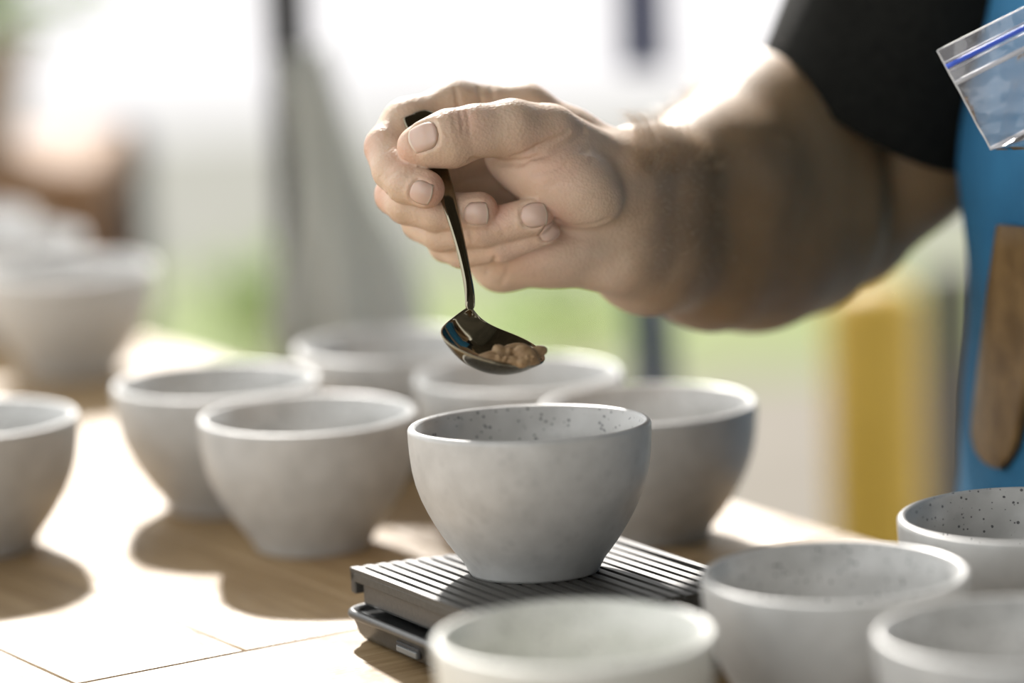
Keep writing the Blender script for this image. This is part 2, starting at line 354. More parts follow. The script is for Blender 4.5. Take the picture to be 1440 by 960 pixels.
# ------------------------------------------------------------------ scale (stands tilted, near side up)
TILT = R(2.7)
pc = W3(752, 803, 1.579)                                       # centre of the bowl's foot on the plate
n_pl = np.array([0, math.sin(TILT), math.cos(TILT)])           # plate normal leans away from the camera
qL, qN, qB = (onplane(*q, pc, n_pl) for q in ((492, 797), (692, 874), (849, 748)))
U = qN - qL; lu = np.linalg.norm(U); U /= lu
V = qB - qL; V -= U * (V @ U); lv = np.linalg.norm(qB - qL); V /= np.linalg.norm(V)
print('scale', lu, lv, 'angle', math.degrees(math.acos(((qN - qL) / lu) @ ((qB - qL) / lv))), 'plate z', pc[2] - TZ)
N3 = np.cross(U, V)
scale = empty('coffee_scale'); scale.matrix_world = Matrix(((U[0], V[0], N3[0], qL[0]), (U[1], V[1], N3[1], qL[1]), (U[2], V[2], N3[2], qL[2]), (0, 0, 0, 1)))
tag(scale, 'black ribbed kitchen scale under the bowl, standing slightly tilted', 'scale')
# local frame of the scale: x along the ribs (towards camera right), y across the ribs, z up; origin at the plate's left corner
plate = from_bm('weighing_plate', box_bm((lu / 2, lv / 2, -0.0036), (lu, lv, 0.0042), 0.0006, 2), M_PLATE, scale)
nr = 20; pt = lv / nr
rv = [(0, 0, 0), (0, pt * 0.74, 0.0), (0, pt * 0.70, 0.0016), (0, pt * 0.10, 0.0013), (0, 0.0, -0.0006), (0, pt * 0.74, -0.0006)]
prf = [(0.0, -0.0018), (0.0, 0.0), (pt * 0.62, 0.0), (pt * 0.70, -0.0004), (pt * 0.70, -0.0018)]
vv = [(x, y, z) for x in (0.0, lu) for y, z in prf]; k = len(prf)
ff = [(i, i + 1, k + i + 1, k + i) for i in range(k - 1)] + [tuple(range(k)), tuple(range(k, 2 * k))]
rib0 = mesh('rib', vv, ff, M_PLATE, plate, smooth=False)
bm = bmesh.new(); bm.from_mesh(rib0.data); bmesh.ops.recalc_face_normals(bm, faces=bm.faces); bm.to_mesh(rib0.data); bm.free()
for i in range(1, nr):
    o = rib0.copy(); C.objects.link(o); o.parent = plate; o.location = (0, i * pt + (0.0 if i < nr - 1 else 0.3 * pt), 0)
# a skirt at the end corners and a carrier under the plate
from_bm('plate_skirt', box_bm((0.0022, lv / 2, -0.0055), (0.0044, lv, 0.0105), 0.0006, 1), M_PLATE, scale)
from_bm('plate_carrier', box_bm((lu / 2 + 0.003, lv / 2, -0.0100), (lu - 0.010, lv - 0.004, 0.0094), 0.0012, 2), M_BASE, scale)
def rrect(x0, x1, y0, y1, r, z, seg=6):
    p = []
    for cx, cy, a0 in ((x1 - r, y1 - r, 0), (x0 + r, y1 - r, 90), (x0 + r, y0 + r, 180), (x1 - r, y0 + r, 270)):
        for s in range(seg + 1):
            t = R(a0 + 90 * s / seg); p.append((cx + r * math.cos(t), cy + r * math.sin(t), z))
    return p
bx0, bx1, by0, by1 = -0.001, lu + 0.006, -0.006, lv + 0.004
zt = -0.0172
dz0 = lambda d: -d
rings = [rrect(bx0 + e, bx1 - e, by0 + e, by1 - e, max(0.004, 0.013 - e), z) for e, z in
         ((0.010, -0.0295), (0.0065, -0.0285), (0.0045, -0.026), (0.0026, -0.0205), (0.0012, -0.0195), (0.0, -0.0182), (0.0004, -0.0165), (0.0018, -0.0158), (0.0034, -0.0163), (0.0042, -0.0178), (0.0046, -0.0185))]
base = loft(rings, 'scale_base', M_BASE, scale, caps=(True, True))
from_bm('column', box_bm((lu / 2, lv / 2, -0.0160), (0.05, 0.05, 0.0064), 0.001, 1), M_BASE, scale)
slot = from_bm('button_slot', box_bm((lu * 0.46, by0 + 0.0033, -0.0238), (0.022, 0.0016, 0.0042), 0.0004, 1), M_STEEL, scale)
from_bm('button', box_bm((lu * 0.46 + 0.001, by0 + 0.0026, -0.0243), (0.0195, 0.0022, 0.0026), 0.0005, 2), M_BTN, slot)
bpy.context.view_layer.update()
Ms = scale.matrix_world
for fx, fy in ((0.018, 0.014), (lu - 0.018, 0.014), (0.018, lv - 0.014), (lu - 0.018, lv - 0.014)):
    top = Ms @ Vector((fx, fy, -0.0285)); h = max(0.0012, top.z - TZ)
    p, f = lathe([(0.0, -h), (0.006, -h), (0.0065, -h + 0.0005), (0.0065, 0.001), (0.0, 0.001)], 20)
    o = mesh('rubber_foot', p, f, M_STEEL, scale, smooth=False); o.location = (fx, fy, -0.0285)
print('scale feet gap', [round(((Ms @ Vector((fx, fy, -0.0295))).z - TZ) * 1000, 1) for fx, fy in ((0, 0), (lu, 0), (0, lv), (lu, lv))])
cb = proto.copy(); C.objects.link(cb)
Rm = Matrix(((1, 0, 0), (0, math.cos(TILT), math.sin(TILT)), (0, -math.sin(TILT), math.cos(TILT)))).to_4x4()
cb.matrix_world = Matrix.Translation(Vector(pc)) @ Rm @ Matrix.Rotation(1.0, 4, 'Z')
tag(cb, 'sharp speckled grey stoneware bowl standing on the black ribbed scale', 'bowl', GRP)

# ------------------------------------------------------------------ signed-distance modelling (camera-aligned frame)
def sd_cone(P, a, b, r1, r2):
    ba = b - a; L2 = max(float(ba @ ba), 1e-12); h = np.clip(((P - a) @ ba) / L2, 0, 1)
    return np.linalg.norm(P - a - h[:, None] * ba, axis=1) - (r1 + (r2 - r1) * h)
def sd_ell(P, c, Rm, rad):
    q = (P - c) @ Rm; k0 = np.linalg.norm(q / rad, axis=1); k1 = np.linalg.norm(q / (rad * rad), axis=1)
    return np.where(k1 > 1e-9, k0 * (k0 - 1) / np.maximum(k1, 1e-9), -rad.min())
def smin(a, b, k):
    if k <= 0: return np.minimum(a, b)
    h = np.clip(0.5 + 0.5 * (b - a) / k, 0, 1); return b + (a - b) * h - k * h * (1 - h)
class Grp:
    def __init__(s, k, kg): s.pr = []; s.k = k; s.kg = kg
    def chain(s, pts):
        for (a, ra), (b, rb) in zip(pts[:-1], pts[1:]): s.pr.append(('c', a, b, ra, rb))
    def ell(s, c, Rm, rad): s.pr.append(('e', c, Rm, np.array(rad)))
    def box(s):
        lo = np.full(3, 1e9); hi = -lo
        for p in s.pr:
            if p[0] == 'c':
                for q, r in ((p[1], p[3]), (p[2], p[4])): lo = np.minimum(lo, q - r); hi = np.maximum(hi, q + r)
            else: r = p[3].max(); lo = np.minimum(lo, p[1] - r); hi = np.maximum(hi, p[1] + r)
        return lo - 0.012, hi + 0.012
    def ev(s, P):
        d = None
        for p in s.pr:
            e = sd_cone(P, *p[1:]) if p[0] == 'c' else sd_ell(P, *p[1:])
            d = e if d is None else smin(d, e, s.k)
        return d
class Field:
    def __init__(s): s.g = []; s.cr = []
    def crease(s, pts, width, depth): s.cr.append((np.array(pts), width, depth))
    def crv(s, P, c):
        pts, wd, dp = c; m = np.full(len(P), 1e9)
        for a, b in zip(pts[:-1], pts[1:]): m = np.minimum(m, sd_cone(P, a, b, 0, 0))
        return dp * np.exp(-(m / wd) ** 2)
    def ev(s, P):
        d = np.full(len(P), 0.05)
        for g in s.g: d = smin(d, g.ev(P), g.kg)
        for c in s.cr: d = d + s.crv(P, c)
        return d
    def grid(s, xs, ys, zs):
        F = np.full((len(xs), len(ys), len(zs)), 0.05)
        def sl(lo, hi): return tuple(slice(max(0, np.searchsorted(ax, lo[i]) - 1), np.searchsorted(ax, hi[i]) + 1) for i, ax in enumerate((xs, ys, zs)))
        def pts(q):
            X, Y, Z = np.meshgrid(xs[q[0]], ys[q[1]], zs[q[2]], indexing='ij'); return np.stack([X.ravel(), Y.ravel(), Z.ravel()], 1), X.shape
        for g in s.g:
            q = sl(*g.box()); P, sh = pts(q)
            if not len(P): continue
            F[q] = smin(F[q], g.ev(P).reshape(sh), g.kg)
        for c in s.cr:
            q = sl(c[0].min(0) - c[1] * 2.5, c[0].max(0) + c[1] * 2.5); P, sh = pts(q); F[q] += s.crv(P, c).reshape(sh)
        return F
def surface_nets(xs, ys, zs, F):
    I = F < 0; nx, ny, nz = F.shape
    cnt = np.zeros((nx - 1, ny - 1, nz - 1), np.int8)
    for a in (0, 1):
        for b in (0, 1):
            for c in (0, 1): cnt += I[a:nx - 1 + a, b:ny - 1 + b, c:nz - 1 + c]
    cells = np.argwhere((cnt > 0) & (cnt < 8)); idx = np.full(cnt.shape, -1, np.int64); idx[tuple(cells.T)] = np.arange(len(cells))
    ax = (xs, ys, zs); acc = np.zeros((len(cells), 3)); num = np.zeros(len(cells))
    cor = [(a, b, c) for a in (0, 1) for b in (0, 1) for c in (0, 1)]
    for p in cor:
        for d in range(3):
            if p[d]: continue
            q = list(p); q[d] = 1
            A = cells + p; B = cells + q; fa = F[tuple(A.T)]; fb = F[tuple(B.T)]
            s = (fa < 0) != (fb < 0); t = np.where(s, fa / np.where(s, fa - fb, 1), 0)
            PA = np.stack([ax[i][A[:, i]] for i in range(3)], 1); PB = np.stack([ax[i][B[:, i]] for i in range(3)], 1)
            acc += np.where(s[:, None], PA + (PB - PA) * t[:, None], 0); num += s
    Vv = acc / num[:, None]; faces = []
    for d in range(3):
        e1, e2 = [(1, 2), (2, 0), (0, 1)][d]
        sl0 = [slice(None)] * 3; sl1 = [slice(None)] * 3; sl0[d] = slice(0, -1); sl1[d] = slice(1, None)
        ch = I[tuple(sl0)] != I[tuple(sl1)]; E = np.argwhere(ch)
        E = E[(E[:, e1] > 0) & (E[:, e2] > 0) & (E[:, e1] < F.shape[e1] - 1) & (E[:, e2] < F.shape[e2] - 1)]
        ins_ = I[tuple(E.T)]
        o1 = np.zeros(3, int); o1[e1] = -1; o2 = np.zeros(3, int); o2[e2] = -1
        q = np.stack([idx[tuple((E + o).T)] for o in (o1 + o2, o2, 0 * o1, o1)], 1)
        q[ins_] = q[ins_][:, ::-1]                     # mirrored frame: wind the other way round
        faces.append(q)
    return Vv, np.concatenate(faces)
def axis(*segs):               # (start, end, step) pieces -> one sorted axis
    o = []
    for a, b, s in segs: o.append(np.arange(a, b - s * 0.3, s))
    o.append([segs[-1][1]]); return np.concatenate(o)

F = Field(); mm = 0.001
def ch(*p): return [(Cm(q[0], q[1], q[2]), q[3] * mm) for q in p]
I3 = np.eye(3)
def rot2(deg): c, s = math.cos(R(deg)), math.sin(R(deg)); return np.array([[c, -s, 0], [s, c, 0], [0, 0, 1.0]])  # columns are the local axes
# --- palm with the proximal phalanges
pg = Grp(6 * mm, 0)
pg.chain(ch((738, 160, 40, 12), (640, 151, 30, 10.2), (572, 173, 18, 9.3), (543, 207, 8, 9.1)))               # index
pg.chain(ch((728, 205, 52, 12), (630, 232, 38, 9.8), (556, 274, 14, 8.6)))                                    # middle
pg.chain(ch((718, 262, 54, 12), (650, 285, 42, 9.4), (592, 312, 22, 8.2)))                                    # ring
pg.chain(ch((706, 330, 46, 11), (660, 340, 38, 8.6), (628, 344, 27, 7.6)))                                    # little
pg.chain(ch((738, 160, 40, 12), (800, 205, 40, 15), (872, 255, 36, 17.5)))
pg.chain(ch((728, 205, 52, 12), (800, 250, 50, 14), (872, 290, 42, 18)))
pg.chain(ch((718, 262, 54, 12), (800, 300, 50, 14), (872, 325, 42, 18)))
pg.chain(ch((706, 366, 40, 12.6), (780, 352, 34, 14.5), (872, 352, 38, 17)))
pg.chain(ch((706, 366, 40, 12), (700, 320, 48, 12)))
pg.ell(Cm(775, 350, 26), rot2(6), (0.026, 0.0135, 0.016))                                                     # heel of the hand
# thumb metacarpal and ball of the thumb
pg.ell(Cm(792, 254, 4), rot2(-28), (0.027, 0.0165, 0.0165))
pg.ell(Cm(742, 243, 11), rot2(-30), (0.020, 0.0105, 0.013))
pg.chain(ch((800, 215, 14, 13), (850, 245, 26, 16)))
pg.chain(ch((800, 258, 10, 15.5), (868, 282, 32, 18.5)))
F.g.append(pg)
# --- thumb end
tg = Grp(2.5 * mm, 3.0 * mm)
tg.chain(ch((587, 206, -10, 8.4), (606, 201, -11, 9.9), (632, 195, -11, 11.9), (668, 185, -9, 10.9), (720, 181, -4, 12.0), (772, 190, 5, 12.6), (825, 222, 20, 13.5)))
F.g.append(tg)
# --- finger ends, from the middle joints on
def fin(k, *p): g = Grp(1.6 * mm, k * mm); g.chain(ch(*p)); F.g.append(g)
fin(0.8, (543, 207, 8, 9.1), (554, 238, -2, 9.0), (570, 256, -8, 8.7), (598, 266, -12, 8.0))
fin(0.8, (556, 274, 14, 8.6), (572, 287, 4, 8.4), (612, 298, 1, 8.0), (640, 298, 1, 7.7), (674, 296, -3, 7.8))
fin(0.8, (592, 312, 22, 8.2), (620, 327, 10, 8.0), (680, 321, 3, 7.8), (751, 304, -2, 8.0))
fin(0.8, (628, 344, 27, 7.6), (650, 352, 18, 7.4), (705, 345, 9, 7.0), (765, 323, 4, 6.9))
# --- forearm, elbow, upper arm
ag = Grp(18 * mm, 9 * mm)
ag.chain(ch((862, 258, 36, 19), (905, 262, 62, 23), (1000, 268, 120, 33), (1110, 265, 182, 45)))
ag.chain(ch((862, 346, 40, 17.5), (910, 361, 66, 21), (1000, 368, 120, 27), (1060, 354, 153, 32.5), (1125, 334, 187, 36)))
ag.chain(ch((1000, 262, 120, 30), (1065, 205, 165, 35), (1120, 165, 195, 36)))
F.g.append(ag)
ug = Grp(10 * mm, 5 * mm)
ug.chain(ch((1186, 298, 226, 37), (1256, 192, 232, 46), (1330, 40, 215, 48), (1400, -150, 205, 45)))
F.g.append(ug)
# --- trunk, neck root, other arm (outside the frame, it holds the bag)
def Cw(x, y, z): return w2c(np.array([x, y, z]))
TX, TY = 0.352, 1.70
shR = Cm(1400, -150, 205); 
bgp = Grp(40 * mm, 10 * mm)
bgp.chain([(shR, 0.045), (Cw(TX + 0.04, TY, 1.32), 0.06), (Cw(TX + 0.02, TY - 0.15, 1.30), 0.042)])
bgp.chain([(Cw(TX + 0.04, TY, 1.36), 0.075), (Cw(TX + 0.02, TY, 1.15), 0.11), (Cw(TX + 0.02, TY, 0.97), 0.11)])
bgp.chain([(Cw(TX + 0.04, TY, 1.36), 0.06), (Cw(TX + 0.03, TY, 1.46), 0.055)])
F.g.append(bgp)
lg = Grp(10 * mm, 10 * mm)
shL = Cw(TX + 0.02, TY - 0.16, 1.30); elL = Cw(TX + 0.13, TY - 0.285, 1.07)
bagc = Cm(1545, 62, -48)                                       # where the other hand pinches the bag
wrL = bagc + np.array([0.095, 0.006, -0.075])
lg.chain([(shL, 0.045), (elL, 0.042), (wrL, 0.027)])
F.g.append(lg)
lh = Grp(5 * mm, 6 * mm)
def bo(*o): return bagc + np.array(o)
lh.chain([(wrL, 0.024), (bo(0.058, 0.004, -0.046), 0.021), (bo(0.044, -0.010, -0.028), 0.016)])
lh.chain([(bo(0.050, 0.012, -0.030), 0.013), (bo(0.030, 0.017, 0.004), 0.0095), (bo(0.003, 0.006, 0.0095), 0.0083)])
lh.chain([(bo(0.050, -0.004, -0.028), 0.013), (bo(0.034, -0.004, 0.008), 0.0095), (bo(0.009, -0.012, 0.0095), 0.0083)])
lh.chain([(bo(0.048, -0.016, -0.030), 0.012), (bo(0.034, -0.024, 0.004), 0.009), (bo(0.014, -0.029, 0.009), 0.008)])
lh.chain([(bo(0.062, 0.014, -0.052), 0.014), (bo(0.032, 0.017, -0.030), 0.011), (bo(0.002, 0.006, -0.0105), 0.0092)])
F.g.append(lh)
# --- creases of palm, thumb and wrist
def cr(wd, dp, *p): F.crease([Cm(*q) for q in p], wd * mm, dp * mm)
_f0 = F.ev
def surf(px, py, z0=-60, z1=120):                              # first hit along the sight line, camera frame
    d = Cm(px, py, z0); e = Cm(px, py, z1); L = np.linalg.norm(e - d); dirn = (e - d) / L; t = 0.0
    for _ in range(200):
        s = F.ev((d + dirn * t)[None])[0]
        if s < 2e-5 or t > L: break
        t += max(s * 0.7, 2e-5)
    return d + dirn * t
def crs(wd, dp, *p):                                           # a crease that lies on the surface seen at these pixels
    pts = [surf(*q) for q in p]; F.crease(pts, wd * mm, dp * mm)
crs_list = [
    (1.3, 2.2, (664, 224), (700, 229), (735, 228)),
    (1.3, 1.6, (735, 228), (770, 217), (800, 200), (822, 185)),
    (1.0, 1.2, (722, 220), (760, 204), (800, 186)),
    (1.1, 0.7, (750, 245), (790, 235), (825, 212)),
    (1.1, 0.4, (770, 262), (805, 250), (835, 225)),
    (1.7, 2.4, (782, 312), (800, 318), (830, 318), (850, 312)),
    (1.0, 1.2, (667, 392), (685, 380), (697, 362)), (0.9, 0.8, (705, 398), (712, 385), (716, 370)),
    (0.9, 1.2, (641, 126), (643, 138), (645, 150)), (0.9, 1.0, (672, 122), (674, 132), (676, 142)), (0.9, 0.8, (690, 122), (692, 130), (693, 138)),
    (0.8, 0.8, (646, 158), (650, 170), (651, 184)), (0.8, 0.7, (656, 158), (660, 172), (660, 186)), (0.7, 0.6, (636, 160), (639, 170), (640, 180)),
    (0.8, 0.7, (543, 252), (552, 245), (562, 238)), (0.8, 0.6, (538, 262), (546, 270), (549, 280)),
    (0.9, 0.8, (655, 318), (662, 326), (664, 336)), (0.8, 0.6, (700, 312), (706, 322), (708, 332)),
]
for c in crs_list: crs(*c)

NAILS = [  # centre px, py, finger direction in the image (deg, 0 = right, ccw), length, width in mm
    (594, 190, 193, 13.0, 12.0), (591, 272, -18, 9.5, 9.6), (669, 302, 2, 10.2, 9.6), (751, 302, 10, 11.0, 10.0), (774, 326, 18, 9.0, 8.0)]
def grad(p, h=2e-4):
    P = np.array([p + h * e for e in I3] + [p - h * e for e in I3]); d = F.ev(P); g = d[:3] - d[3:]; return g / np.linalg.norm(g)
nail_frames = []
for (px, py, dg, L, Wd) in NAILS:
    c = surf(px, py); n = grad(c); t = np.array([math.cos(R(dg)), math.sin(R(dg)), 0]); t -= n * (t @ n); t /= np.linalg.norm(t); b = np.cross(n, t)
    nail_frames.append((c, n, t, b, L * mm, Wd * mm))

xs = axis((-0.068, 0.060, 0.00085), (0.060, 0.20, 0.003), (0.20, 0.62, 0.007))
ys = axis((-0.36, -0.14, 0.02), (-0.14, 0.012, 0.004), (0.012, 0.110, 0.00085), (0.110, 0.30, 0.005), (0.30, 0.60, 0.009))
zs = axis((1.28, 1.545, 0.007), (1.545, 1.655, 0.00085), (1.655, 1.86, 0.0035), (1.86, 2.1, 0.008))
G = F.grid(xs, ys, zs)
# nail folds: a shallow groove around each nail
X3 = None
Vb, Fb = surface_nets(xs, ys, zs, G)
for (c, n, t, b, L, Wd) in nail_frames:
    q = Vb - c; m_ = np.linalg.norm(q, axis=1) < 0.012; qq = q[m_]; uu = (qq @ t) / (L / 2); vv_ = (qq @ b) / (Wd / 2); nn = qq @ n
    rr_ = (np.abs(uu) ** 3 + np.abs(vv_) ** 3) ** (1 / 3)
    okn = nn > -0.006
    groove = 0.00035 * np.exp(-((rr_ - 1.0) / 0.13) ** 2) - 0.0004 * np.exp(-((rr_ - 1.28) / 0.18) ** 2) * (uu < 0.7)
    sink = np.where(rr_ < 1.0, 0.0004, 0)
    Vb[m_] -= np.outer(np.where(okn, groove + sink, 0), n)
Vw = c2w(Vb)
print('body verts', len(Vw))
person = mesh('person', Vw, Fb, M_SKIN)
tag(person, 'person in black t-shirt and blue apron holding a spoon over the bowl', 'person')
pk = np.zeros(len(Vb), np.float32)
for (px, py, dz, rad, amt) in ((615, 270, -16, 9, 0.75), (565, 215, -14, 9, 0.45), (694, 296, -4, 9, 0.7), (775, 304, -3, 9, 0.6), (786, 322, 3, 8, 0.6), (655, 172, -16, 10, 0.4), (524, 215, 6, 10, 0.5), (530, 275, 10, 9, 0.5), (770, 230, -12, 16, 0.35), (730, 345, 10, 18, 0.3), (680, 300, -4, 18, 0.25)):
    d = np.linalg.norm(Vb - Cm(px, py, dz), axis=1); pk = np.maximum(pk, amt * np.exp(-(d / (rad * mm)) ** 2))
at = person.data.attributes.new('pink', 'FLOAT', 'POINT'); at.data.foreach_set('value', pk.astype(np.float32))
tn = np.clip((Vb[:, 0] - 0.035) / 0.05, 0, 1); at = person.data.attributes.new('tan', 'FLOAT', 'POINT'); at.data.foreach_set('value', tn.astype(np.float32))  # darkens towards the elbow: tan plus the arm's shade, put into the colour
# nails
for (c, n, t, b, L, Wd) in nail_frames:
    nu, nv = 16, 13; fs = []; tipf = []; P0 = []; OF = []
    for i in range(nu):
        uu = -1 + 2 * i / (nu - 1)
        for j in range(nv):
            v_ = -1 + 2 * j / (nv - 1)
            wv = (1 - 0.42 * max(0, -uu) ** 3.0) * (1 - 0.12 * max(0, uu) ** 4)                    # rounded towards the cuticle
            uo = uu * (1 - v_ * v_ * (0.22 if uu > 0 else 0.19))
            P0.append(c + t * (uo * L / 2) + b * (v_ * wv * Wd / 2) + n * 0.006)
            e = max(abs(v_), -uu if uu < 0 else 0)
            off = -0.00005 + 0.0003 * max(0, 1 - e ** 4) - 0.0007 * max(0, e - 0.9) / 0.1
            if uu > 0.8: off += 0.0003 * (uu - 0.8) / 0.2
            OF.append(off)
    P0 = np.array(P0); OF = np.array(OF); sm_ = np.zeros(len(P0))
    for _ in range(40): sm_ += np.where(sm_ < 0.012, np.maximum(F.ev(P0 - sm_[:, None] * n) * 0.75, 0), 0)
    vs = P0 - (sm_ - OF)[:, None] * n
    for i in range(nu - 1):
        for j in range(nv - 1): fs.append((i * nv + j, i * nv + j + 1, (i + 1) * nv + j + 1, (i + 1) * nv + j)); tipf.append(1 if i >= nu - 2 else 0)
    o = mesh('fingernail', c2w(np.array(vs)), fs, None, person)
    o.data.materials.append(M_NAIL); o.data.materials.append(M_NAILTIP); o.data.polygons.foreach_set('material_index', tipf)
    sm = o.modifiers.new('thickness', 'SOLIDIFY'); sm.thickness = 0.0005; sm.offset = 0
# hair on the forearm
nrm = np.zeros(len(person.data.vertices) * 3, np.float32); person.data.vertices.foreach_get('normal', nrm); nrm = nrm.reshape(-1, 3)
pxx = 720 + FPX * Vb[:, 0] / Vb[:, 2]; pyy = 480 - FPX * Vb[:, 1] / Vb[:, 2]
cand = np.where((pxx > 893) & (pxx < 1150) & (Vb[:, 2] > 1.58) & (nrm[:, 2] > -0.75))[0]
wgt = np.where(nrm[cand, 2] > 0.3, 6.0, 1.0); wgt *= 0.6 + 4.0 * np.exp(-((pxx[cand] - 925) / 75) ** 2); wgt /= wgt.sum()
sel = np.random.choice(cand, 2400, p=wgt); hv = []; hf = []
for i in sel:
    p = Vw[i]; n = nrm[i]; tdir = -RT * 0.9 + np.random.normal(0, 0.35, 3); tdir -= n * (tdir @ n); tdir /= np.linalg.norm(tdir)
    L = random.uniform(0.006, 0.015); sd_ = np.cross(n, tdir) * 0.00008; k = len(hv)
    m1 = p + n * L * 0.40 + tdir * L * 0.35; m2 = p + n * L * 0.55 + tdir * L * 0.9
    hv += [p - sd_ - n * 0.0003, p + sd_ - n * 0.0003, m1 + sd_ * 0.8, m1 - sd_ * 0.8, m2]; hf += [(k, k + 1, k + 2, k + 3), (k + 3, k + 2, k + 4)]
tag(mesh('arm_hair', hv, hf, M_HAIR, person), 'short light brown hairs on the forearm', kind='stuff')

# ------------------------------------------------------------------ clothing
def ell_ring(c, a1, a2, n=56, ph=0.0):
    return [c + a1 * math.cos(2 * math.pi * i / n + ph) + a2 * math.sin(2 * math.pi * i / n + ph) for i in range(n)]
hemA, hemB = c2w(Cm(1077, 62, 190)), c2w(Cm(1372, 232, 205))
hemc = (hemA + hemB) / 2; ha = (hemA - hemB) / 2
sh_w = c2w(shR); axd = hemc - sh_w; axd /= np.linalg.norm(axd)
hb = RT * -0.010 + UP * -0.018 + FW * -0.058
rings = []
for s in np.linspace(0, 1, 15):
    c = hemc + (sh_w + np.array([0.0, 0, 0.0]) - hemc) * s
    k1 = 1 - 0.12 * s; a1 = ha * (1 - s) + np.array([-0.05, 0.0, 0.035]) * s * 1.2; a2 = hb * (1 - s) + np.array([0, -0.07, 0.0]) * s
    if s > 0.85: pass
    a2 = a2 if (hb @ np.array([0, -1, 0])) > 0 else hb * (1 - s) + np.array([0, 0.07, 0.0]) * s
    rg = ell_ring(c, a1, a2)
    rg = [p + (p - c) * 0.035 * math.sin(5 * math.atan2(i % 56, 9) + i * 0.45 + 6 * s) * (0.3 + s) * 0.6 for i, p in enumerate(rg)]
    rings.append(rg)
_a1, _a2, _c = np.array([-0.06, 0.0, 0.042]), (np.array([0, -0.07, 0.0]) if (hb @ np.array([0, -1, 0])) > 0 else np.array([0, 0.07, 0.0])), sh_w
for q in np.linspace(0.15, 1, 6):                                  # over the shoulder into the body of the shirt
    rings.append(ell_ring(_c + (np.array([TX + 0.03, TY + 0.05, 1.27]) - _c) * q, _a1 * (1 + 0.25 * q) + np.array([0.0, 0.0, 0.03]) * q, _a2 * (1 + 0.2 * q)))
shirt_rings = []
for z, ax_, ay_, cx in ((0.90, 0.128, 0.172, 0.0), (1.0, 0.128, 0.17, 0.0), (1.1, 0.13, 0.172, 0.004), (1.2, 0.13, 0.18, 0.01), (1.28, 0.122, 0.19, 0.016), (1.34, 0.108, 0.185, 0.022), (1.385, 0.09, 0.15, 0.028), (1.415, 0.075, 0.10, 0.03), (1.43, 0.066, 0.072, 0.03)):
    shirt_rings.append(ell_ring(np.array([TX + cx, TY, z]), np.array([ax_, 0, 0]), np.array([0, ay_, 0]), 64))
shirt = loft(shirt_rings, 't_shirt', M_SHIRT, person); tag(shirt, 'black cotton t-shirt')
slv = loft(rings, 'sleeve', M_SHIRT, shirt); sm = slv.modifiers.new('thickness', 'SOLIDIFY'); sm.thickness = 0.0016; sm.offset = -1
# other sleeve
shLw, elLw = c2w(shL), c2w(elL); dl = elLw - shLw; dl /= np.linalg.norm(dl); e1 = np.cross(dl, [0, 1, 0]); e1 /= np.linalg.norm(e1); e2 = np.cross(dl, e1)
loft([ell_ring(shLw + dl * t, e1 * r, e2 * r, 40) for t, r in ((-0.075, 0.02), (-0.07, 0.042), (-0.055, 0.058), (-0.03, 0.066), (0.03, 0.07), (0.09, 0.068), (0.15, 0.064))], 'sleeve', M_SHIRT, shirt)
# trousers and shoes (below the frame)
tr = loft([ell_ring(np.array([TX, TY, z]), np.array([a1, 0, 0]), np.array([0, a2, 0]), 48) for z, a1, a2 in ((0.72, 0.11, 0.165), (0.80, 0.122, 0.172), (0.88, 0.126, 0.172), (0.95, 0.124, 0.168))], 'trousers', M_TROUSER, person, caps=(True, False))
for s in (-1, 1):
    loft([ell_ring(np.array([TX + ox, TY + s * oy, z]), np.array([r, 0, 0]), np.array([0, r, 0]), 32) for z, r, oy, ox in ((0.05, 0.05, 0.1, 0.02), (0.30, 0.058, 0.098, 0.015), (0.5, 0.066, 0.094, 0.005), (0.7, 0.085, 0.086, 0), (0.80, 0.09, 0.082, 0))], 'trouser_leg', M_TROUSER, tr)
    loft([[np.array([TX + 0.02 + x, TY + s * 0.1, 0.0]) + np.array([0, wy * math.cos(t), h * max(0.0, math.sin(t))]) for t in np.linspace(0, 2 * math.pi, 24, endpoint=False)] for x, wy, h in ((0.06, 0.02, 0.05), (0.055, 0.034, 0.075), (0.0, 0.042, 0.085), (-0.08, 0.045, 0.06), (-0.16, 0.042, 0.045), (-0.19, 0.02, 0.03))], 'shoe', M_SHOE, person, caps=(True, True))
# apron: front of the trunk, seen edge on
_ap = [onY(px, py, TY) for px, py in ((1353, 760), (1357, 690), (1365, 590), (1372, 480), (1366, 340), (1360, 240), (1372, 130), (1405, 0))]
APZ = [0.5, 0.85] + [p[2] for p in _ap] + [1.3]; APW = [0.16, 0.155] + [TX - p[0] for p in _ap] + [0.10]
print('apron', APZ, APW)
def apron_pt(th_, z, off=0.0):
    k = 0.0012 * math.sin(z * 60 + th_ * 9) + 0.0022 * math.sin(th_ * 19 + z * 9) * (0.2 + abs(th_))
    wx = np.interp(z, APZ, APW); wy = 0.184
    return np.array([TX - (wx + k + off) * math.cos(th_), TY - (wy + k + off) * math.sin(th_), z])
AR = [[apron_pt(t, z) for t in np.linspace(-1.5, 1.5, 70)] for z in np.linspace(0.55, 1.27, 80)]
apron = loft(AR, 'apron', M_APRON, person, closed=False); tag(apron, 'bright blue cotton apron')
sm = apron.modifiers.new('thickness', 'SOLIDIFY'); sm.thickness = 0.0014; sm.offset = 1
print('apron left px', [round(720 + FPX * min(w2c(apron_pt(t, z))[0] / w2c(apron_pt(t, z))[2] for t in np.linspace(-0.8, 0.8, 60))) for z in (0.88, 0.94, 1.0)])

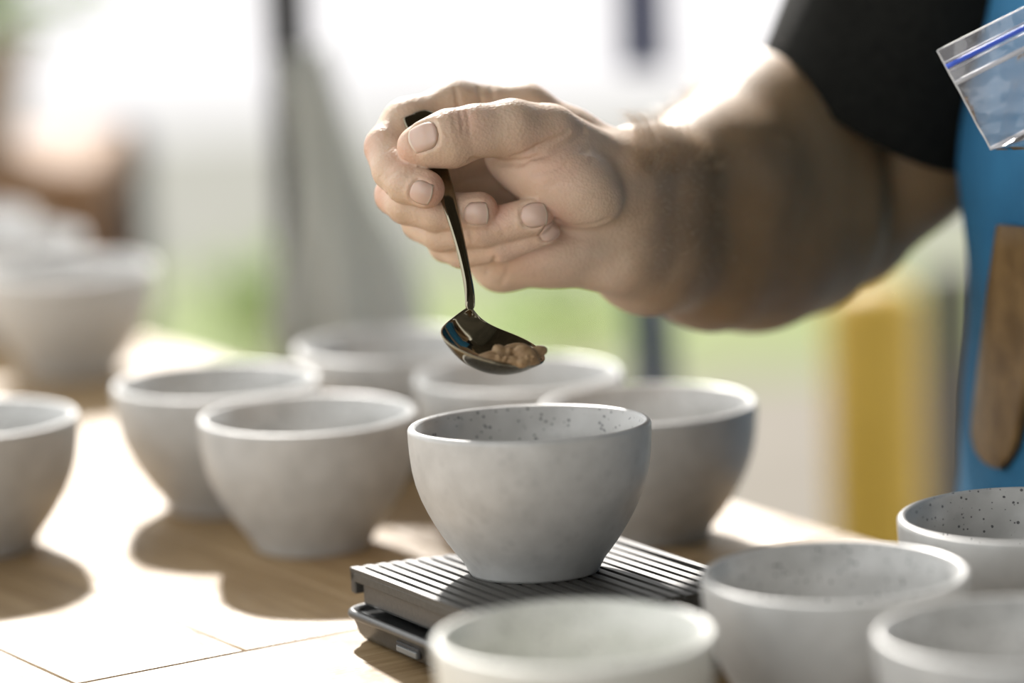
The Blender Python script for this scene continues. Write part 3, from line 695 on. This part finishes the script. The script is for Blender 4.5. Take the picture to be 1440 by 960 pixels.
# ------------------------------------------------------------------ leather strap on the apron
def on_apron(px, py, off):
    # nearest apron surface along the sight line
    v_ = ray(px, py); best = None
    for d in np.arange(1.48, 1.75, 0.0015):
        p = CAM + v_ * d; th_ = math.atan2(-(p[1] - TY) / 0.184, -(p[0] - TX) / 0.145); q = apron_pt(th_, p[2], off)
        s = np.hypot((p[0] - TX), (p[1] - TY)) - np.hypot(q[0] - TX, q[1] - TY)
        if s <= 0: return p
    return CAM + v_ * 1.6
strap_out = []
left_e = [(1406, 316), (1399, 360), (1392, 410), (1385, 470), (1378, 530), (1371, 585), (1370, 612), (1375, 633), (1386, 648), (1400, 656), (1409, 657)]
right_e = [(1468, 322), (1466, 360), (1463, 410), (1458, 470), (1450, 530), (1441, 585), (1435, 612), (1430, 628), (1424, 641), (1416, 651), (1409, 657)]
rows = []
for (l, r_) in zip(left_e, right_e):
    rows.append([on_apron(l[0] + (r_[0] - l[0]) * s, l[1] + (r_[1] - l[1]) * s, 0.004) for s in np.linspace(0, 1, 9)])
strap = loft(rows, 'leather_strap', M_LEATHER, apron, closed=False); tag(strap, 'brown leather strap with rounded end')
sm = strap.modifiers.new('thickness', 'SOLIDIFY'); sm.thickness = 0.0035; sm.offset = 0
# ------------------------------------------------------------------ spoon
spoon = empty('cupping_spoon'); tag(spoon, 'dark shiny steel cupping spoon held between thumb and fingers', 'spoon')
sc = Cm(693, 484, -36)
ea = np.array([0.968, -0.25, 0.05]); ea /= np.linalg.norm(ea)
eb = np.array([0.25 * 0.33, 0.968 * 0.33, 0.94]); eb -= ea * (eb @ ea); eb /= np.linalg.norm(eb)
en = np.cross(ea, eb); en = en if en[1] > 0 else -en
ra, rb_, dep = 0.0217, 0.0195, 0.0105
la = math.atan2(0.78, -0.62)                                   # where the handle leaves the rim
nth, nrr = 96, 24; bv = []; bf = []
PN = Cm(661, 431, -25.0)                                         # neck, where the handle begins
def bowl_pt(r, t):
    dt = (t - la + math.pi) % (2 * math.pi) - math.pi
    p = sc + ea * (ra * r * math.cos(t)) + eb * (rb_ * r * math.sin(t)) - en * (dep * (1 - r ** 2.3))
    w_ = math.exp(-(abs(dt) / 0.42) ** 1.8) * max(0, (r - 0.62) / 0.38) ** 2.0
    return p * (1 - w_) + (PN + np.array([-1, 0.0, -0.3]) * dt * 0.011) * w_
bv.append(bowl_pt(0, 0))
for i in range(1, nrr + 1):
    for j in range(nth): bv.append(bowl_pt(i / nrr, 2 * math.pi * j / nth))
for j in range(nth): bf.append((0, 1 + j, 1 + (j + 1) % nth))
for i in range(nrr - 1):
    for j in range(nth):
        a_, b_ = 1 + i * nth + j, 1 + i * nth + (j + 1) % nth; bf.append((a_, a_ + nth, b_ + nth, b_))
sb = mesh('spoon_bowl', c2w(np.array(bv)), bf, M_SPOON, spoon)
sm = sb.modifiers.new('thickness', 'SOLIDIFY'); sm.thickness = 0.0011; sm.offset = 0
sm = sb.modifiers.new('round', 'BEVEL'); sm.width = 0.0004; sm.segments = 2
# handle: centre line px, py, dz, width mm, thickness mm
hl = [(587, 158, 8.4, 5.0, 1.0), (588, 160, 8.2, 11, 1.5), (590, 165, 7.6, 14.8, 1.8), (596, 181, 5.8, 14.4, 1.9), (604, 205, 2.4, 11.5, 2.0), (614, 232, -1.6, 9.2, 2.1), (625, 262, -5.6, 7.4, 2.3), (634, 294, -9.6, 6.0, 2.5), (643, 327, -14, 4.9, 2.8), (651, 360, -18, 4.1, 3.0), (657, 390, -21.5, 3.7, 3.1), (660, 408, -23.4, 3.9, 2.6), (661, 421, -24.7, 4.1, 1.9), (661, 430, -25.0, 4.0, 1.3), (661.3, 435, -25.2, 2.6, 0.8)]
# resample smoothly
hp = np.array([Cm(*q[:3]) for q in hl]); hw_ = np.array([q[3:] for q in hl]); tt = np.linspace(0, len(hl) - 1, 90)
def cat(A, t):
    i = int(min(max(math.floor(t), 0), len(A) - 2)); f_ = t - i
    p0, p1, p2, p3 = A[max(i - 1, 0)], A[i], A[i + 1], A[min(i + 2, len(A) - 1)]
    return 0.5 * (2 * p1 + (p2 - p0) * f_ + (2 * p0 - 5 * p1 + 4 * p2 - p3) * f_ ** 2 + (3 * p1 - p0 - 3 * p2 + p3) * f_ ** 3)
pts = np.array([cat(hp, t) for t in tt]); wd = np.array([cat(hw_, t) for t in tt]) * mm
hr = []
for i in range(len(pts)):
    T = pts[min(i + 1, len(pts) - 1)] - pts[max(i - 1, 0)]; T /= np.linalg.norm(T)
    wdir = np.array([0.93, 0.1, 0.36]) if True else None
    wdir = wdir - T * (wdir @ T); wdir /= np.linalg.norm(wdir); nn = np.cross(T, wdir)
    ring = []
    for k in range(16):
        t = 2 * math.pi * k / 16; c_, s_ = math.cos(t), math.sin(t)
        ring.append(pts[i] + wdir * (wd[i, 0] / 2 * math.copysign(abs(c_) ** 0.7, c_)) + nn * (wd[i, 1] / 2 * math.copysign(abs(s_) ** 0.6, s_)))
    hr.append(list(c2w(np.array(ring))))
loft(hr, 'handle', M_SPOON, spoon, caps=(True, True))
# coffee grounds in the spoon
GF = Field(); gg = Grp(0.5 * mm, 0)
def gl(px, py, dz, a1, a2, a3, rot): gg.ell(Cm(px, py, dz), rot2(rot), (a1 * mm, a2 * mm, a3 * mm))
gl(740, 499, -48, 5.4, 3.9, 4.6, -28); gl(757, 494, -43, 3.8, 2.4, 3.0, 12); gl(697, 507, -50, 6.2, 2.5, 3.4, -6); gl(706, 497, -45, 4.6, 2.9, 4.0, -38); gl(684, 500, -46, 6.8, 1.5, 3.2, 17)
gl(724, 490, -40, 5.6, 2.3, 4.0, 8); gl(721, 508, -50, 3.4, 2.4, 3.0, 0); gl(735, 509, -51, 3.0, 2.4, 3.0, 20); gl(715, 503, -42, 9.0, 2.8, 7.0, -10); gl(746, 506, -46, 4.2, 2.2, 5.0, -8); gl(716, 495, -46, 2.6, 2.0, 3.0, 30)
for q in range(26): gl(random.uniform(690, 752), random.uniform(500, 510), random.uniform(-53, -48), *(random.uniform(0.5, 1.0) for _ in range(3)), 0)
GF.g.append(gg)
gx = np.arange(-0.018, 0.018, 0.00045); g0 = Cm(672, 520, -56); g1 = Cm(775, 475, -26)
GV, GFc = surface_nets(*(axs := (np.arange(g0[0], g1[0] + 0.003, 0.00045), np.arange(g0[1] - 0.002, g1[1] + 0.002, 0.00045), np.arange(1.522, 1.562, 0.00045))), GF.grid(*axs))
tag(mesh('coffee_grounds', c2w(GV), GFc, M_GROUNDS), 'clump of wet brown coffee grounds lying in the spoon', 'coffee grounds', kind='stuff')

# ------------------------------------------------------------------ zip bag
bag = empty('zip_bag'); tag(bag, 'clear plastic zip bag with blue closing strip held before the apron', 'bag')
B0 = Cm(1318, 71, -48); B1 = Cm(1394, 211, -44)
tdir = Cm(1440, 10, -48) - B0; tdir /= np.linalg.norm(tdir); Lb = 0.115
def bag_pt(s, q, bulge):                                          # s along the zip 0..1, q from zip edge to bottom 0..1
    p = B0 + (B1 - B0) * q + tdir * (Lb * s)
    e = math.sin(math.pi * min(1, max(0, s))) ** 0.5 * math.sin(math.pi * min(1, max(0, (q - 0.3) / 0.85))) if q > 0.3 else 0
    wr = 0.0009 * math.sin(s * 34 + q * 11) * min(1, q * 1.5) + 0.0007 * math.sin(q * 27 - s * 15) * q
    return p + np.array([0, 0, bulge * e]) + np.array([0, 0, wr])
for nm, bl in (('front_film', -0.007), ('back_film', 0.007)):
    g = [[bag_pt(s, q, bl) + np.array([0, 0, math.copysign(0.0004, bl)]) for s in np.linspace(0, 1, 60)] for q in np.linspace(0, 1, 34)]
    o = loft([list(c2w(np.array(r))) for r in g], nm, M_FILM, bag, closed=False)
# bottom gusset folded towards the camera
G0 = [bag_pt(s, 1.0, 0) for s in np.linspace(0, 1, 60)]
gus = []
for q in np.linspace(0, 1, 10):
    gus.append([p + np.array([0, -0.016, -0.004]) * q * min(1, (i / 60) * 3.2) + np.array([0, 0, -0.003 * math.sin(math.pi * q)]) for i, p in enumerate(G0)])
loft([list(c2w(np.array(r))) for r in gus], 'gusset', M_FILM, bag, closed=False)
def strip(name, q, wdt, m, dz=-0.0012, s0=0.0, s1=1.0, thick=0.0012):
    dq = (B1 - B0); dq = dq / np.linalg.norm(dq); n_ = np.array([0, 0, 1.0]); rg = []
    for s in np.linspace(s0, s1, 40):
        p = bag_pt(s, q, -0.007) + np.array([0, 0, dz]); rg.append([p + dq * wdt * math.cos(t) + n_ * thick / 2 * math.sin(t) for t in np.linspace(0, 2 * math.pi, 10, endpoint=False)])
    return loft([list(c2w(np.array(r))) for r in rg], name, m, bag, caps=(True, True))
strip('zip_strip', 0.165, 0.0010, M_ZIPBLUE); strip('zip_rib', 0.125, 0.0003, M_ZIPCLEAR); strip('zip_rib', 0.21, 0.0003, M_ZIPCLEAR); strip('seal_band', 0.33, 0.0010, M_ZIPCLEAR); strip('bottom_fold', 0.985, 0.0008, M_ZIPCLEAR)
strip('top_edge', 0.0, 0.00025, M_SEAM)
rg = []
for q in np.linspace(0, 1, 30):
    p = bag_pt(0, q, -0.007); rg.append([p + tdir * 0.0004 * math.cos(t) + np.array([0, 0, 0.0004 * math.sin(t)]) for t in np.linspace(0, 2 * math.pi, 8, endpoint=False)])
loft([list(c2w(np.array(r))) for r in rg], 'side_seam', M_SEAM, bag, caps=(True, True))
def bagbean(s, q): 
    p = bag_pt(s, q, 0); return p
rb2 = []
for s in np.linspace(0.22, 1.0, 24):
    p = bag_pt(s, 1.0, 0) + np.array([0, -0.006, -0.003]); r_ = 0.0022 * (0.4 + math.sin(math.pi * (s - 0.2) / 0.85)) * (1 + 0.2 * math.sin(s * 50))
    rb2.append([p + np.array([0, r_ * math.cos(t), r_ * math.sin(t) * 0.8]) for t in np.linspace(0, 2 * math.pi, 10, endpoint=False)])
tag(loft([list(c2w(np.array(r))) for r in rb2], 'ground_coffee', M_GROUNDS, None, caps=(True, True)), 'thin line of ground coffee at the bottom of the bag', 'ground coffee', kind='stuff')

# ------------------------------------------------------------------ things in the blurred background
def post(name, x0, x1, ytop, Y, m, label, cat, bottom=0.0, capm=None, extra=None):
    pt_ = onY((x0 + x1) / 2, ytop, Y); d = (pt_ - CAM) @ FW; r_ = (x1 - x0) / 2 / FPX * d
    h = pt_[2]; root = empty(name, (pt_[0], Y, bottom)); tag(root, label, cat)
    lathe_obj('shaft', [(0, 0), (r_, 0), (r_, h - bottom - r_ * 0.5), (r_ * 0.85, h - bottom - r_ * 0.2), (r_ * 0.4, h - bottom), (0, h - bottom)], m, root, 32)
    lathe_obj('base_plate', [(0, 0), (r_ * 1.7, 0), (r_ * 1.7, 0.012), (r_ * 1.05, 0.018), (0, 0.018)], capm or m, root, 32)
    return root
post('bollard', 1160, 1295, 395, 2.75, M_YELLOW, 'yellow painted bollard standing behind the table', 'bollard', capm=M_DGREY)
post('bollard', 1300, 1372, 372, 2.95, M_DGREY, 'dark grey bollard standing beside the yellow one', 'bollard')
post('bollard', 880, 944, 300, 2.7, M_NAVY, 'navy blue short post seen under the forearm', 'post')
# navy banner hanging from the added roof
b0, b1 = onY(874, 104, 2.68), onY(939, 104, 2.68)
ban = empty('banner', ((b0[0] + b1[0]) / 2, 2.70, b0[2])); tag(ban, 'navy blue hanging banner strip with its end above the forearm', 'banner')
bw = b1[0] - b0[0]
from_bm('cloth', box_bm((0, 0, (2.725 - b0[2]) / 2), (bw, 0.003, 2.725 - b0[2]), 0.0008, 1), M_NAVY, ban)
from_bm('hem_rod', box_bm((0, 0, 0.006), (bw * 1.04, 0.010, 0.010), 0.003, 2), M_NAVY, ban)
# coat stand with a grey cloth
s0 = onY(408, 130, 2.45)
st = empty('coat_stand', (s0[0], 2.45, 0)); tag(st, 'slim dark metal stand rising behind the table', 'stand')
lathe_obj('pole', [(0, 0), (0.0135, 0), (0.0135, 1.75), (0.006, 1.762), (0, 1.762)], M_STEEL, st, 20)
lathe_obj('foot_disc', [(0, 0), (0.16, 0), (0.16, 0.008), (0.02, 0.02), (0, 0.02)], M_STEEL, st, 40)
from_bm('hook_arm', box_bm((0.02, 0, 1.66), (0.14, 0.012, 0.012), 0.004, 2), M_STEEL, st)
cl = []
for z, hw2, ox in ((1.075, 0.011, 0.008), (1.04, 0.014, 0.014), (1.0, 0.018, 0.020), (0.97, 0.026, 0.024), (0.94, 0.038, 0.028), (0.91, 0.046, 0.030), (0.875, 0.048, 0.030)):
    cl.append([np.array([s0[0] + ox + (hw2 + 0.006 * math.sin(7 * t)) * math.cos(t), 2.45 + (0.014 + 0.35 * hw2 + 0.006 * math.sin(7 * t)) * math.sin(t), z]) for t in np.linspace(0, 2 * math.pi, 48, endpoint=False)])
tag(loft(cl, 'grey_cloth', M_CLOTH, caps=(True, False)), 'grey cloth gathered round the slim dark stand', 'cloth')
# potted plant and a box at the left
def leafy(root, c, n, rad, L, m):
    for k in range(n):
        a_ = random.random() * 6.28; el = random.uniform(0.1, 1.4); d = np.array([math.cos(a_) * math.cos(el), math.sin(a_) * math.cos(el), math.sin(el)])
        p = c + d * rad * random.uniform(0.25, 1); s_ = np.cross(d, [0, 0, 1.0]); s_ /= np.linalg.norm(s_) + 1e-9; l_ = L * random.uniform(0.7, 1.2)
        up_ = np.cross(s_, d)
        mesh('leaf', [p, p + d * l_ * 0.4 + s_ * l_ * 0.22 - up_ * 0.004, p + d * l_ - up_ * 0.015, p + d * l_ * 0.4 - s_ * l_ * 0.22 - up_ * 0.004, p + d * l_ * 0.45 + up_ * 0.004], [(0, 1, 4), (1, 2, 4), (2, 3, 4), (3, 0, 4)], m, root, smooth=False)
pp = onY(40, 262, 2.9)
pb = empty('planter_stand', (pp[0] - 0.05, 2.9, 0)); tag(pb, 'brown wooden plant stand behind the far bowls', 'plant stand')
from_bm('stand_top', box_bm((0, 0, pp[2] + 0.01), (0.23, 0.26, 0.035), 0.004, 1), M_POT, pb)
for sx in (-1, 1):
    for sy in (-1, 1): from_bm('leg', box_bm((sx * 0.09, sy * 0.1, pp[2] / 2), (0.03, 0.03, pp[2]), 0.003, 1), M_POT, pb)
pot = empty('potted_plant', (pp[0] - 0.06, 2.9, pp[2] + 0.0275)); tag(pot, 'green leafy plant in a pale pot on the brown stand', 'potted plant')
lathe_obj('pot', [(0, 0), (0.05, 0), (0.068, 0.075), (0.072, 0.08), (0.072, 0.088), (0.064, 0.088), (0.06, 0.075), (0, 0.075)], M_STONE, pot, 40)
leafy(pot, np.array([0, 0, 0.085]), 70, 0.1, 0.06, M_LEAF)
dk = onY(160, 170, 3.25)
db = empty('metal_bin', (dk[0], 3.25, 0)); tag(db, 'dark grey tall metal bin beside the brown plant stand', 'bin')
lathe_obj('bin_body', [(0, 0), (0.022, 0), (0.026, dk[2] - 0.03), (0.0, dk[2] - 0.03)], M_DGREY, db, 32)
lathe_obj('bin_lid', [(0, dk[2] - 0.03), (0.028, dk[2] - 0.03), (0.028, dk[2] - 0.02), (0.02, dk[2]), (0, dk[2])], M_DGREY, db, 32)
# shrub at the lawn edge
def shrub(px, py, Y, rad, n, label, m):
    p = onY(px, py, Y); root = empty('shrub', (p[0], Y, 0)); tag(root, label, 'shrub', 'low shrubs along the lawn')
    lathe_obj('stem', [(0, 0), (0.012, 0), (0.006, max(0.05, p[2])), (0, max(0.05, p[2]))], M_POT, root, 10)
    leafy(root, np.array([0, 0, max(0.05, p[2] - rad * 0.6)]), n, rad, 0.09, m)
shrub(385, 440, 5.0, 0.10, 90, 'small bright green shrub behind the stand', M_LEAF)
shrub(800, 440, 5.0, 0.14, 36, 'small green shrub seen between hand and far bowls', M_LEAF)
